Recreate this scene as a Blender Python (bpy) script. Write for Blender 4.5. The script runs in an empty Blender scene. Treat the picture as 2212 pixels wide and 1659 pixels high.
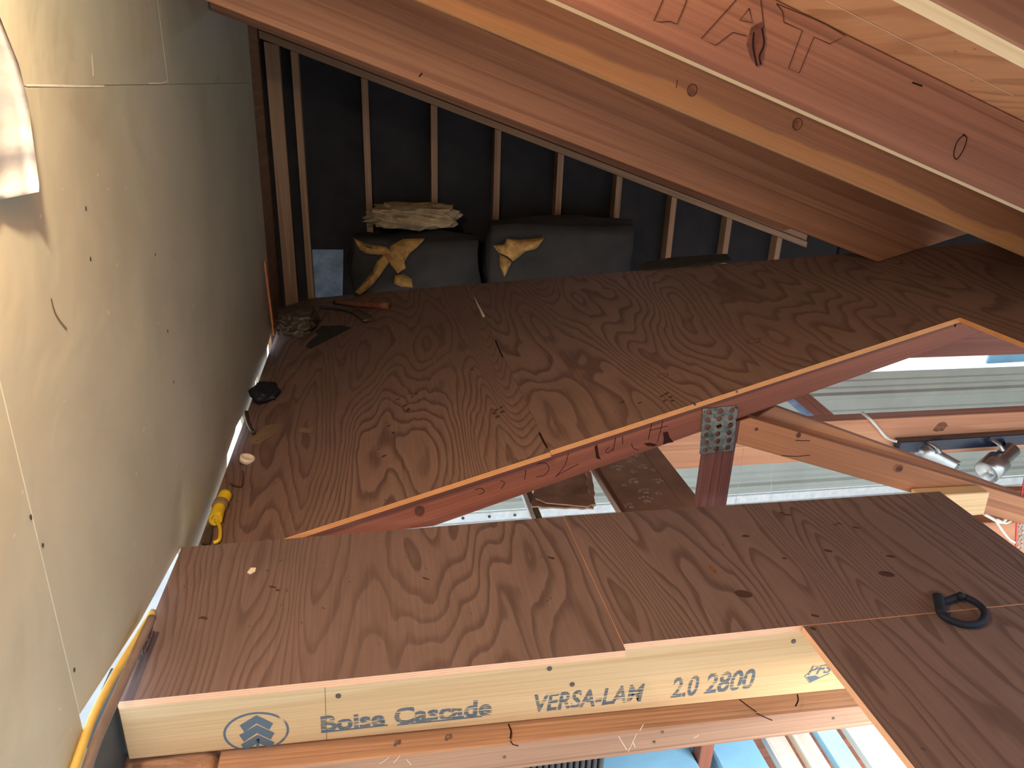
import bpy, bmesh, math, random
import numpy as np
from mathutils import Vector, Matrix, noise as mnoise
random.seed(7)
scene = bpy.context.scene
COL = scene.collection

# ------------------------------------------------------------------ camera
W, H = 2212.0, 1659.0
FPX, PITCH, ROLL, YAW = 1611.9, 0.379895, 0.034057, 0.188696
CAMZ = 1.25
def cam_axes():
    cy, sy, cp, sp = math.cos(YAW), math.sin(YAW), math.cos(PITCH), math.sin(PITCH)
    fw = Vector((sy*cp, cy*cp, -sp)); rt = Vector((cy, -sy, 0)); up = rt.cross(fw)
    c, s = math.cos(ROLL), math.sin(ROLL)
    return c*rt + s*up, -s*rt + c*up, fw
RT, UP, FW = cam_axes()
CAM = Vector((0, 0, CAMZ))
cd = bpy.data.cameras.new('camera'); co = bpy.data.objects.new('camera', cd); COL.objects.link(co)
co.matrix_world = Matrix(((RT.x, UP.x, -FW.x, 0), (RT.y, UP.y, -FW.y, 0), (RT.z, UP.z, -FW.z, CAMZ), (0, 0, 0, 1)))
cd.sensor_fit = 'HORIZONTAL'; cd.sensor_width = 36.0; cd.lens = 36.0*FPX/W; cd.clip_start = 0.02; cd.clip_end = 200
scene.camera = co

# ------------------------------------------------------------------ world, sun, exposure
world = bpy.data.worlds.new('sky'); scene.world = world; world.use_nodes = True
nt = world.node_tree; bg = nt.nodes['Background']
bg.inputs['Color'].default_value = (0.74, 0.86, 1.0, 1); bg.inputs['Strength'].default_value = 1.25
sd = bpy.data.lights.new('sun', 'SUN'); sd.energy = 2.4; sd.angle = math.radians(1.0); sd.color = (1.0, 0.96, 0.90)
so = bpy.data.objects.new('sun', sd); COL.objects.link(so)
so.rotation_euler = Vector((-0.55, 0.42, -0.72)).to_track_quat('-Z', 'Y').to_euler()
so.location = (6, -6, 8)
vs = scene.view_settings; vs.view_transform = 'Standard'; vs.look = 'None'; vs.gamma = 1; vs.use_curve_mapping = False
vs.exposure = 1.1
scene.cycles.diffuse_bounces = 6; scene.cycles.max_bounces = 12

# ------------------------------------------------------------------ pixel rays on real planes
def ray(u, v): return RT*((u-W/2)/FPX) - UP*((v-H/2)/FPX) + FW
def oX(u, v, x): r = ray(u, v); return CAM + r*(x/r.x)
def oY(u, v, y): r = ray(u, v); return CAM + r*(y/r.y)
def oZ(u, v, z): r = ray(u, v); return CAM + r*((z-CAMZ)/r.z)
ZD0, SD = 0.073, 0.302                     # old roof deck: z = ZD0 + SD*x
def oD(u, v, lift=0.0): r = ray(u, v); return CAM + r*((ZD0+lift-CAMZ)/(r.z-SD*r.x))
def deck_z(x): return ZD0 + SD*x

# ------------------------------------------------------------------ materials
def srgb(c):
    return tuple(((x/255)/12.92 if x/255 <= .04045 else ((x/255+.055)/1.055)**2.4) for x in c) + (1,)
class NT:
    def __init__(s, name):
        s.m = bpy.data.materials.new(name); s.m.use_nodes = True; s.t = s.m.node_tree
        s.b = s.t.nodes['Principled BSDF']; s.o = s.t.nodes['Material Output']
    def n(s, ty, **kw):
        nd = s.t.nodes.new(ty)
        for k, v in kw.items():
            if k.startswith('i_'):
                key = k[2:]; key = int(key) if key.isdigit() else key
                nd.inputs[key].default_value = v
            else: setattr(nd, k, v)
        return nd
    def l(s, a, b): s.t.links.new(a, b)
    def math(s, op, a, b=None, clamp=False):
        nd = s.n('ShaderNodeMath', operation=op, use_clamp=clamp)
        for i, x in enumerate((a, b)):
            if x is None: continue
            if hasattr(x, 'links'): s.l(x, nd.inputs[i])
            else: nd.inputs[i].default_value = x
        return nd.outputs[0]
    def coords(s, scale=(1, 1, 1), rand=True, loc=(0, 0, 0)):
        tc = s.n('ShaderNodeTexCoord'); mp = s.n('ShaderNodeMapping'); mp.inputs['Scale'].default_value = scale
        mp.inputs['Location'].default_value = loc
        if rand:
            oi = s.n('ShaderNodeObjectInfo'); vm = s.n('ShaderNodeVectorMath', operation='ADD')
            mu = s.math('MULTIPLY', oi.outputs['Random'], 37.0)
            s.l(tc.outputs['Object'], vm.inputs[0]); s.l(mu, vm.inputs[1]); s.l(vm.outputs[0], mp.inputs['Vector'])
        else: s.l(tc.outputs['Object'], mp.inputs['Vector'])
        return mp.outputs[0]
    def noise(s, vec, scale=1, detail=3, rough=.5, dist=0):
        nd = s.n('ShaderNodeTexNoise'); nd.inputs['Scale'].default_value = scale; nd.inputs['Detail'].default_value = detail
        nd.inputs['Roughness'].default_value = rough; nd.inputs['Distortion'].default_value = dist
        s.l(vec, nd.inputs['Vector']); return nd.outputs['Fac']
    def ramp(s, fac, stops):
        r = s.n('ShaderNodeValToRGB'); e = r.color_ramp.elements
        while len(e) < len(stops): e.new(.5)
        for i, (p, c) in enumerate(stops): e[i].position = p; e[i].color = c
        s.l(fac, r.inputs[0]); return r.outputs[0]
    def mix(s, fac, a, b, mode='MIX'):
        m = s.n('ShaderNodeMix', data_type='RGBA', blend_type=mode)
        for i, x in ((0, fac), (6, a), (7, b)):
            if hasattr(x, 'links'): s.l(x, m.inputs[i])
            else: m.inputs[i].default_value = x
        return m.outputs[2]
    def bump(s, h, strength=.2, dist=.002):
        b = s.n('ShaderNodeBump'); b.inputs['Strength'].default_value = strength; b.inputs['Distance'].default_value = dist
        s.l(h, b.inputs['Height']); s.l(b.outputs[0], s.b.inputs['Normal'])
    def col(s, c):
        if hasattr(c, 'links'): s.l(c, s.b.inputs['Base Color'])
        else: s.b.inputs['Base Color'].default_value = c
    def rough(s, r):
        if hasattr(r, 'links'): s.l(r, s.b.inputs['Roughness'])
        else: s.b.inputs['Roughness'].default_value = r

def lumber(name, lo, hi, stain=None, k=7.0, rough=.6, spec=.35, stretch=(.16, 10, 10), fine=.4, stainamt=.3, sap=None):
    """sawn board, grain along local X"""
    m = NT(name); v = m.coords(stretch)
    n = m.noise(v, 1.0, 1.5, .45, .3)
    rings = m.math('FRACT', m.math('MULTIPLY', n, k))
    fib = m.noise(m.coords((2.0, 190, 190)), 1.0, 2, .6)
    mid = [(a*.6+b*.4) for a, b in zip(hi, lo)]
    c = m.ramp(rings, [(0, srgb(hi)), (.5, srgb(mid)), (.88, srgb(lo)), (1, srgb(hi))])
    c2 = m.ramp(fib, [(.3, srgb(lo)), (.65, srgb(hi))])
    c = m.mix(fine, c, c2)
    big = m.noise(m.coords((.9, 6, 6)), 1.0, 3, .55)
    c = m.mix(m.math('MULTIPLY', m.ramp(big, [(.45, (0, 0, 0, 1)), (.75, (1, 1, 1, 1))]), stainamt), c, srgb(stain or [x*.66 for x in lo]))
    if sap:                                        # pale sapwood along the lower edge of the board
        tc = m.n('ShaderNodeTexCoord'); sep = m.n('ShaderNodeSeparateXYZ'); m.l(tc.outputs['Object'], sep.inputs[0])
        wv = m.noise(m.coords((2.6, .2, .2)), 1.0, 3, .5)
        h = m.math('ADD', sep.outputs[1], m.math('MULTIPLY', wv, -.07))
        f = m.ramp(m.math('ADD', m.math('MULTIPLY', h, 40), .3), [(.35, (1, 1, 1, 1)), (.65, (0, 0, 0, 1))])
        c = m.mix(m.math('MULTIPLY', f, .85), c, m.mix(.4, srgb(sap), c2))
    m.col(c); m.rough(rough); m.b.inputs['Specular IOR Level'].default_value = spec
    m.bump(m.math('ADD', fib, m.math('MULTIPLY', rings, .4)), .25, .001); return m.m

def plywood(name, lo, hi, dirt, k=11.0, rough=.55, spec=.4, dirtamt=.35):
    """fir plywood face, cathedral grain along local Y"""
    m = NT(name); v = m.coords((2.6, .42, 1))
    n = m.noise(v, 1.0, 1.6, .5, .25)
    n2 = m.noise(m.coords((13, 3.4, 1)), 1.0, 1.5, .5, .5)
    s_ = m.math('ADD', m.math('MULTIPLY', n, k*2.4), m.math('MULTIPLY', n2, 1.5))
    rings = m.math('FRACT', s_)
    zone = m.noise(m.coords((2.0, .7, 1), loc=(5, 3, 0)), 1.0, 2, .5)
    mid = [(a*.7+b*.3) for a, b in zip(hi, lo)]
    c = m.ramp(rings, [(0, srgb(hi)), (.55, srgb([a*.85+b*.15 for a, b in zip(hi, lo)])), (.80, srgb(lo)), (.92, srgb(lo)), (1, srgb(hi))])
    c = m.mix(m.ramp(zone, [(.35, (.5, .5, .5, 1)), (.65, (0, 0, 0, 1))]), c, srgb([(a+b)/2 for a, b in zip(hi, lo)]))
    fib = m.noise(m.coords((150, 5, 1)), 1.0, 2, .6)
    c = m.mix(.25, c, m.ramp(fib, [(.3, srgb(lo)), (.7, srgb(hi))]))
    d = m.noise(m.coords((2.4, 1.5, 1)), 1.0, 5, .62, .4)
    c = m.mix(m.math('MULTIPLY', m.ramp(d, [(.48, (0, 0, 0, 1)), (.75, (1, 1, 1, 1))]), dirtamt), c, srgb(dirt))
    sp = m.noise(m.coords((60, 40, 1)), 1.0, 1, .5)
    c = m.mix(m.math('MULTIPLY', m.ramp(sp, [(.76, (0, 0, 0, 1)), (.80, (1, 1, 1, 1))]), .5), c, srgb([x*.5 for x in dirt]))
    m.col(c); m.rough(m.math('ADD', m.math('MULTIPLY', d, .25), rough-.1)); m.b.inputs['Specular IOR Level'].default_value = spec
    m.bump(m.math('ADD', m.math('MULTIPLY', rings, .6), fib), .2, .001); return m.m

def ply_edge(name, lo, hi):
    m = NT(name); tc = m.coords((1, 1, 1), rand=False)
    sep = m.n('ShaderNodeSeparateXYZ'); m.l(tc, sep.inputs[0])
    f = m.math('FRACT', m.math('MULTIPLY', sep.outputs[2], 170))
    nz = m.noise(m.coords((25, 25, 60)), 1, 3)
    c = m.ramp(m.math('ADD', m.math('MULTIPLY', f, .7), m.math('MULTIPLY', nz, .3)), [(.15, srgb(lo)), (.35, srgb(hi)), (.85, srgb(hi)), (.95, srgb(lo))])
    m.col(c); m.rough(.75); m.bump(nz, .5, .003); return m.m

def plain(name, c, rough=.6, metal=0, spec=.4, var=.12, nscale=14, bumpd=.0, c2=None, stretch=(1, 1, 1)):
    m = NT(name); n = m.noise(m.coords(tuple(nscale*s_ for s_ in stretch)), 1, 4, .6)
    a = srgb([min(255, x*(1-var)) for x in c]); b = srgb([min(255, x*(1+var)) for x in c]) if c2 is None else srgb(c2)
    m.col(m.ramp(n, [(.3, a), (.7, b)])); m.rough(rough); m.b.inputs['Metallic'].default_value = metal
    m.b.inputs['Specular IOR Level'].default_value = spec
    if bumpd: m.bump(n, .6, bumpd)
    return m.m

def drywall(name):
    m = NT(name); v = m.coords((1, 1, 1), rand=False)
    n1 = m.noise(v, 1.6, 5, .6, .3); n2 = m.noise(v, 26, 4, .7)
    c = m.ramp(n1, [(.3, srgb((180, 173, 149))), (.55, srgb((194, 188, 164))), (.75, srgb((192, 183, 155)))])
    sm = m.noise(m.coords((2, 3, 9), rand=False), 1, 4, .6, .8)
    c = m.mix(m.math('MULTIPLY', m.ramp(sm, [(.62, (0, 0, 0, 1)), (.74, (1, 1, 1, 1))]), .35), c, srgb((150, 132, 104)))
    sp = m.noise(m.coords((40, 60, 60), rand=False), 1, 0, .5)
    c = m.mix(m.math('MULTIPLY', m.ramp(sp, [(.82, (0, 0, 0, 1)), (.86, (1, 1, 1, 1))]), .5), c, srgb((235, 225, 200)))
    m.col(c); m.rough(.42); m.b.inputs['Specular IOR Level'].default_value = .45
    m.bump(m.math('ADD', m.math('MULTIPLY', n1, 4), m.math('MULTIPLY', n2, .12)), .12, .02); return m.m

def ink(name, c, wear=0.0, stripes=True):
    """stencilled ink: broken up by fine horizontal streaks when wear > 0"""
    m = NT(name); m.col(srgb(c)); m.rough(.8); m.b.inputs['Specular IOR Level'].default_value = .1
    if wear > 0:
        n = m.noise(m.coords((14, 260, 1), rand=False), 1, 2, .6)
        fac = m.ramp(n, [(.57-.10*wear, (0, 0, 0, 1)), (.63-.10*wear, (1, 1, 1, 1))])
        tr = m.n('ShaderNodeBsdfTransparent'); ms = m.n('ShaderNodeMixShader')
        m.l(fac, ms.inputs[0]); m.l(m.b.outputs[0], ms.inputs[1]); m.l(tr.outputs[0], ms.inputs[2]); m.l(ms.outputs[0], m.o.inputs['Surface'])
    return m.m

M = {}
M['rafter'] = lumber('fir_rafter', (124, 78, 54), (164, 112, 80), k=7)
M['rafter_two'] = lumber('fir_rafter_two_tone', (122, 76, 52), (160, 108, 76), k=6, sap=(208, 146, 88))
M['rafter_c'] = lumber('reddish_rafter', (108, 66, 50), (146, 98, 76), k=7)
M['rafter_lit_edge'] = lumber('pale_lit_edge', (226, 196, 152), (246, 226, 190), stainamt=.1)  # light from below on the rafter undersides, put into a pale edge colour
M['rafter_lit_edge2'] = lumber('tan_lit_edge', (190, 148, 102), (220, 180, 132), stainamt=.1)  # same lit underside painted in, tan for the farther rafter
M['chord'] = lumber('red_fir', (108, 60, 46), (148, 88, 66), stain=(86, 48, 38), k=6)
M['post'] = lumber('dark_red_fir', (72, 38, 34), (126, 74, 64), stain=(62, 32, 30), k=12, stretch=(.2, 16, 16))
M['web'] = lumber('orange_fir', (146, 90, 60), (190, 132, 92), stain=(126, 78, 56), k=6)
M['beam'] = lumber('bright_fir', (188, 122, 88), (224, 162, 120), stain=(184, 118, 94), k=6)
M['plate'] = lumber('weathered_plate', (134, 98, 78), (184, 144, 114), stain=(110, 82, 70), k=8)
M['stud'] = lumber('stud_wood', (124, 92, 68), (160, 124, 94), k=6)
M['sheath_roof'] = plywood('roof_sheathing_ply', (150, 100, 70), (192, 142, 104), (142, 94, 66), k=7)
M['deck'] = plywood('deck_plywood', (86, 63, 58), (132, 106, 97), (90, 72, 66), k=16)
M['floor'] = plywood('floor_plywood', (88, 70, 67), (130, 109, 104), (88, 74, 72), k=17)
M['deck_edge'] = ply_edge('deck_plywood_edge', (120, 66, 34), (212, 150, 92))
M['floor_edge'] = ply_edge('floor_plywood_edge', (196, 144, 112), (236, 188, 154))
M['lvl'] = lumber('laminated_veneer', (206, 166, 116), (230, 198, 152), stain=(206, 160, 106), k=6, stretch=(.3, 5, 5), fine=.55)
M['drywall'] = drywall('painted_drywall')
M['dark_sheath'] = plain('dark_felt_sheathing', (34, 31, 33), .85, var=.2, nscale=5)
M['metal'] = plain('beige_metal', (176, 180, 168), .38, spec=.6, var=.04, nscale=3)
M['white_trim'] = plain('white_trim', (232, 234, 230), .6, var=.05, nscale=20)
M['brown'] = plain('brown_ceiling_board', (206, 172, 146), .8, var=.1, nscale=5)
M['cardboard'] = plain('brown_cardboard', (210, 176, 148), .8, var=.14, nscale=8, bumpd=.004)
M['dust'] = plain('pale_dust', (248, 234, 214), .95, var=.1, nscale=30)
M['galv'] = plain('galvanised_plate', (98, 102, 96), .45, metal=.75, var=.25, nscale=40, c2=(150, 152, 142))
M['black'] = plain('black_rubber', (26, 30, 38), .6, var=.2)
M['navy'] = plain('black_strap', (22, 30, 46), .75, var=.2)
M['chrome'] = plain('brushed_nickel', (190, 190, 186), .28, metal=.9, var=.05)
M['track'] = plain('black_track', (30, 38, 56), .25, var=.1, spec=.6)
M['ink'] = ink('stencil_ink', (102, 116, 126), 0.75)
M['ink2'] = ink('logo_ink', (102, 116, 128), 0.45)
M['pencil'] = ink('pencil_line', (70, 40, 30))
M['inkdark'] = ink('dark_marker', (52, 26, 24))
M['crack'] = ink('dark_crack', (40, 22, 18))
M['spot'] = plain('brown_stain', (72, 50, 42), .8, var=.2)
M['knot'] = plain('knot_wood', (128, 78, 50), .6, var=.25, nscale=60)
M['knot_dark'] = plain('knot_dark_wood', (92, 50, 36), .6, var=.25, nscale=60)
M['nail'] = plain('nail_steel', (96, 84, 74), .5, metal=.4, var=.2)
M['yellow'] = plain('yellow_plastic', (220, 186, 40), .45, var=.08)
M['yellow_cable'] = plain('yellow_cable_jacket', (214, 186, 104), .5, var=.08)
M['grey_cable'] = plain('grey_cable_jacket', (120, 104, 96), .5, var=.1)
M['white_cable'] = plain('white_cable_jacket', (226, 220, 206), .5, var=.05)
M['red_wire'] = plain('red_wire', (210, 60, 60), .5, var=.05)
M['copper'] = plain('brown_wire', (110, 70, 52), .5, var=.1)
M['paper'] = plain('white_paper', (226, 212, 196), .9, var=.06)
M['tanpaper'] = plain('tan_paper', (128, 106, 84), .85, var=.1)
M['kraft'] = plain('crumpled_kraft_paper', (140, 118, 90), .85, var=.22, nscale=10, bumpd=.01)
M['batt'] = plain('black_paper_batt', (40, 36, 34), .8, var=.25, nscale=5, bumpd=.006)
M['wool'] = plain('torn_brown_wool', (150, 112, 62), .95, var=.25, nscale=22, bumpd=.01)
M['bag'] = plain('dark_vinyl_bag', (74, 62, 52), .38, var=.2, nscale=12, bumpd=.006)
M['darkscrap'] = plain('dark_felt_scrap', (40, 38, 36), .9, var=.2, nscale=20)
M['foil'] = plain('silver_plastic', (186, 184, 182), .35, var=.12, nscale=7, stretch=(1, 1, 4))
M['blue_patch_brace'] = plain('pale_blue_patch_brace', (120, 140, 168), .5, var=.2, nscale=9, stretch=(1, 1, 5))  # colour of the painted daylight patch, shared with the blue brace
M['bluebin'] = plain('pale_blue_plastic', (150, 208, 242), .35, var=.06, nscale=4)
M['paleboard'] = lumber('pale_bleached_board', (222, 206, 180), (244, 236, 222), stain=(214, 208, 214), k=6)
M['concrete'] = plain('pale_concrete', (176, 174, 172), .9, var=.08, nscale=1.5)
M['charcoal'] = plain('charcoal_ribbed', (64, 68, 70), .6, var=.1)
M['lath'] = lumber('orange_lath', (176, 96, 60), (214, 134, 92))
M['bulb'] = NT('lit_bulb').m
bnt = M['bulb'].node_tree.nodes['Principled BSDF']; bnt.inputs['Emission Color'].default_value = (1, .82, .5, 1); bnt.inputs['Emission Strength'].default_value = 6

M['tubeglow'] = NT('lit_tube').m
bnt = M['tubeglow'].node_tree.nodes['Principled BSDF']; bnt.inputs['Emission Color'].default_value = (.93, .97, 1, 1); bnt.inputs['Emission Strength'].default_value = 4

# ------------------------------------------------------------------ builders
def link(name, me, parent=None, mw=None, mats=(), smooth=False):
    o = bpy.data.objects.new(name, me); COL.objects.link(o)
    for m in mats: me.materials.append(m)
    if parent is not None:
        o.parent = parent
        pm = parent['_mw'] if False else PM.get(parent.name, Matrix())
        o.matrix_parent_inverse = pm.inverted()
    o.matrix_basis = mw or Matrix()
    PM[o.name] = (mw or Matrix()).copy()
    if smooth:
        for p in me.polygons: p.use_smooth = True
    return o
PM = {}
def tag(o, label=None, cat=None, group=None, kind=None):
    if label: o['label'] = label
    if cat: o['category'] = cat
    if group: o['group'] = group
    if kind: o['kind'] = kind
    return o
def thing(name, loc, label=None, cat=None, group=None, kind=None):
    o = bpy.data.objects.new(name, None); COL.objects.link(o); o.empty_display_size = .05
    o.matrix_basis = Matrix.Translation(Vector(loc)); PM[o.name] = o.matrix_basis.copy()
    return tag(o, label, cat, group, kind)

def frame(origin, xdir, ydir):
    x = Vector(xdir).normalized(); y = Vector(ydir); y = (y - x*y.dot(x)).normalized(); z = x.cross(y)
    o = Vector(origin)
    return Matrix(((x.x, y.x, z.x, o.x), (x.y, y.y, z.y, o.y), (x.z, y.z, z.z, o.z), (0, 0, 0, 1)))

def slab(name, pts, thick, mw, mat, parent=None, edge=None, bevel=.0015, wob=0.0, jag=0, holes=None):
    """polygon pts in the local XY plane of mw (face at z=0 looking along +z), extruded to z=-thick"""
    P = [Vector((p[0], p[1])) for p in pts]
    area = sum(P[i].x*P[(i+1) % len(P)].y - P[(i+1) % len(P)].x*P[i].y for i in range(len(P)))
    if area < 0: P.reverse()
    if jag:
        Q = []
        for i in range(len(P)):
            a, b = P[i], P[(i+1) % len(P)]; n = max(1, int((b-a).length/jag)); t = (b-a).normalized(); nn = Vector((t.y, -t.x))
            Q.append(a)
            for j in range(1, n): Q.append(a + (b-a)*(j/n) + nn*random.uniform(-wob, wob))
        P = Q
    bm = bmesh.new()
    top = [bm.verts.new((p.x, p.y, 0)) for p in P]; bot = [bm.verts.new((p.x, p.y, -thick)) for p in P]
    n = len(P)
    ft = bm.faces.new(top); fb = bm.faces.new(list(reversed(bot)))
    sides = []
    for i in range(n):
        f = bm.faces.new((top[i], bot[i], bot[(i+1) % n], top[(i+1) % n])); f.material_index = 1 if edge else 0; sides.append(f)
    if bevel and not jag:
        bmesh.ops.bevel(bm, geom=bm.edges[:], offset=bevel, segments=1, affect='EDGES')
    me = bpy.data.meshes.new(name); bm.to_mesh(me); bm.free()
    return link(name, me, parent, mw, [mat] + ([edge] if edge else []))

def vboard(name, xz, yfront, thick, mat, parent=None, ang=0.0, edge=None, bevel=.002, **kw):
    """upright board whose broad face looks towards -Y; xz = world outline, grain at angle ang"""
    mw = frame((xz[0][0], yfront, xz[0][1]), (math.cos(ang), 0, math.sin(ang)), (-math.sin(ang), 0, math.cos(ang)))
    inv = mw.inverted(); pts = [(inv @ Vector((x, yfront, z)))[:2] for x, z in xz]
    return slab(name, pts, thick, mw, mat, parent, edge, bevel, **kw)

def hboard(name, xy, ztop, thick, mat, parent=None, edge=None, bevel=.0015, xdir=(1, 0, 0), slope=0.0, **kw):
    """lying board, top at ztop (or on z = ztop + slope*x); grain along xdir"""
    o = Vector((xy[0][0], xy[0][1], ztop + slope*xy[0][0]))
    xd = Vector(xdir); xd.z = slope*xd.x; yd = Vector((-xdir[1], xdir[0], 0)); yd.z = slope*yd.x
    mw = frame(o, xd, yd); inv = mw.inverted()
    pts = [(inv @ Vector((x, y, ztop + slope*x)))[:2] for x, y in xy]
    return slab(name, pts, thick, mw, mat, parent, edge, bevel, **kw)

def beam3(name, p0, p1, w, d, up, mat, parent=None, bevel=.002):
    """bar from p0 to p1, section w (sideways) x d (along up), centred"""
    p0, p1 = Vector(p0), Vector(p1); L = (p1-p0).length
    mw = frame(p0, p1-p0, up); mw = mw @ Matrix.Translation((0, 0, w/2))
    return slab(name, [(0, -d/2), (L, -d/2), (L, d/2), (0, d/2)], w, mw, mat, parent, None, bevel)

def meshobj(name, verts, faces, mat, parent=None, smooth=False):
    o0 = Vector((sum(v[0] for v in verts)/len(verts), sum(v[1] for v in verts)/len(verts), min(v[2] for v in verts)))
    me = bpy.data.meshes.new(name); me.from_pydata([tuple(Vector(v)-o0) for v in verts], [], faces); me.update()
    return link(name, me, parent, Matrix.Translation(o0), [mat], smooth)

def smoothpath(pts, n=6):
    P = [Vector(p) for p in pts]
    if len(P) < 3: return P
    out = []
    for i in range(len(P)-1):
        a = P[max(i-1, 0)]; b = P[i]; c = P[i+1]; d = P[min(i+2, len(P)-1)]
        for j in range(n):
            t = j/n
            out.append(.5*((2*b) + (c-a)*t + (2*a-5*b+4*c-d)*t*t + (3*b-a-3*c+d)*t**3))
    out.append(P[-1]); return out

def tube(name, pts, r, mat, parent=None, seg=8, n=6, taper=None, flat=1.0):
    P = smoothpath(pts, n); vs_, fs = [], []
    up = Vector((0, 0, 1))
    for i, p in enumerate(P):
        t = (P[min(i+1, len(P)-1)] - P[max(i-1, 0)]).normalized()
        a = t.cross(up)
        if a.length < 1e-3: a = t.cross(Vector((1, 0, 0)))
        a.normalize(); b = t.cross(a)
        rr = r*(taper[0] + (taper[1]-taper[0])*i/(len(P)-1)) if taper else r
        for k in range(seg):
            th = 2*math.pi*k/seg; vs_.append(p + a*(rr*math.cos(th)) + b*(rr*flat*math.sin(th)))
    for i in range(len(P)-1):
        for k in range(seg):
            fs.append((i*seg+k, i*seg+(k+1) % seg, (i+1)*seg+(k+1) % seg, (i+1)*seg+k))
    fs.append(tuple(range(seg-1, -1, -1))); fs.append(tuple(range((len(P)-1)*seg, len(P)*seg)))
    return meshobj(name, vs_, fs, mat, parent, True)

def lathe(name, prof, mw, mat, parent=None, seg=20, smooth=True):
    vs_, fs = [], []
    for z, r in prof:
        for k in range(seg):
            th = 2*math.pi*k/seg; vs_.append((r*math.cos(th), r*math.sin(th), z))
    for i in range(len(prof)-1):
        for k in range(seg): fs.append((i*seg+k, i*seg+(k+1) % seg, (i+1)*seg+(k+1) % seg, (i+1)*seg+k))
    fs.append(tuple(range(seg-1, -1, -1))); fs.append(tuple(range((len(prof)-1)*seg, len(prof)*seg)))
    me = bpy.data.meshes.new(name); me.from_pydata(vs_, [], fs); me.update()
    o = link(name, me, parent, mw, [mat])
    if smooth:
        for p in me.polygons: p.use_smooth = len(p.vertices) == 4
    return o

def ribbon_mesh(polys, nrm, w, lift=.0006):
    """flat strokes of width w on a plane with normal nrm"""
    nrm = Vector(nrm).normalized(); vs_, fs = [], []
    for pl in polys:
        P = [Vector(p) + nrm*lift for p in pl]; b = len(vs_)
        for i, p in enumerate(P):
            t = (P[min(i+1, len(P)-1)] - P[max(i-1, 0)]); t = t.normalized() if t.length > 0 else Vector((1, 0, 0))
            s_ = nrm.cross(t).normalized()*w/2; vs_ += [p-s_, p+s_]
        for i in range(len(P)-1): fs.append((b+2*i, b+2*i+2, b+2*i+3, b+2*i+1))
    return vs_, fs
def strokes(name, polys, nrm, w, mat, parent, lift=.0006, smooth=0, joined=False):
    """one part for each stroke; joined keeps the strokes of one letter or knot together"""
    if smooth: polys = [smoothpath(p, smooth) for p in polys]
    for q in ([polys] if joined else [[p] for p in polys]):
        v, f = ribbon_mesh(q, nrm, w, lift); o = meshobj(name, v, f, mat, parent)
    return o
def blob(name, pts, nrm, mat, parent, lift=.0008):
    """flat filled outline (stain, patch) on a plane"""
    nrm = Vector(nrm).normalized(); P = [Vector(p)+nrm*lift for p in pts]
    c = sum(P, Vector())/len(P); n = len(P)
    f = [(i, (i+1) % n, n) for i in range(n)]
    return meshobj(name, P+[c], f, mat, parent)
def disc(name, c, nrm, rx, ry, xdir, mat, parent, h=.0012, seg=14, wob=.0):
    nrm = Vector(nrm).normalized(); x = Vector(xdir); x = (x-nrm*x.dot(nrm)).normalized(); y = nrm.cross(x); c = Vector(c)
    P = []
    for k in range(seg):
        th = 2*math.pi*k/seg; q = 1+random.uniform(-wob, wob); P.append(c + x*(rx*q*math.cos(th)) + y*(ry*q*math.sin(th)))
    vs_ = [p+nrm*h for p in P] + [p-nrm*.001 for p in P]
    f = [tuple(range(seg))] + [(i, seg+i, seg+(i+1) % seg, (i+1) % seg) for i in range(seg)]
    return meshobj(name, vs_, f, mat, parent)

def lump(name, size, mw, mat, parent=None, amp=.03, freq=4.0, sub=5, rnd=.35, seed=0, ridged=False, octv=2, flat=False):
    """rounded box shaped by noise: bags, wool, crumpled paper"""
    bm = bmesh.new(); bmesh.ops.create_cube(bm, size=2.0)
    bmesh.ops.subdivide_edges(bm, edges=bm.edges[:], cuts=2**(sub-1), use_grid_fill=True)
    for v in bm.verts:
        p = v.co.copy(); s_ = p.normalized()
        q = p.lerp(s_*1.15, rnd)
        nn = mnoise.fractal(q*freq + Vector((seed*7.1, seed*3.3, seed)), .9, 2.0, octv)
        if ridged: nn = abs(nn)*1.6-.4
        q = q + s_*nn*amp/ max(size)
        v.co = Vector((q.x*size[0], q.y*size[1], q.z*size[2]))
    me = bpy.data.meshes.new(name); bm.to_mesh(me); bm.free()
    return link(name, me, parent, mw, [mat], not flat)

def text(name, body, size, mw, mat, parent, sx=1.0, shear=0.0, offset=0.0, spacing=1.0):
    cu = bpy.data.curves.new(name, 'FONT'); cu.body = body; cu.size = size; cu.shear = shear; cu.offset = offset; cu.space_character = spacing
    cu.resolution_u = 4
    tmp = bpy.data.objects.new(name+'_tmp', cu); COL.objects.link(tmp)
    dg = bpy.context.evaluated_depsgraph_get(); me = bpy.data.meshes.new_from_object(tmp.evaluated_get(dg))
    bpy.data.objects.remove(tmp); bpy.data.curves.remove(cu)
    for v in me.vertices: v.co.x *= sx
    me.materials.clear(); me.name = name
    return link(name, me, parent, mw, [mat])

# ================================================================== THE SHELL
XW = -.582
# ground far below, outside and in the room underneath
g = meshobj('floor_ground', [(-30, -30, -2.75), (30, -30, -2.75), (30, 30, -2.75), (-30, 30, -2.75)], [(0, 1, 2, 3)], M['concrete']); tag(g, kind='structure')

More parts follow.
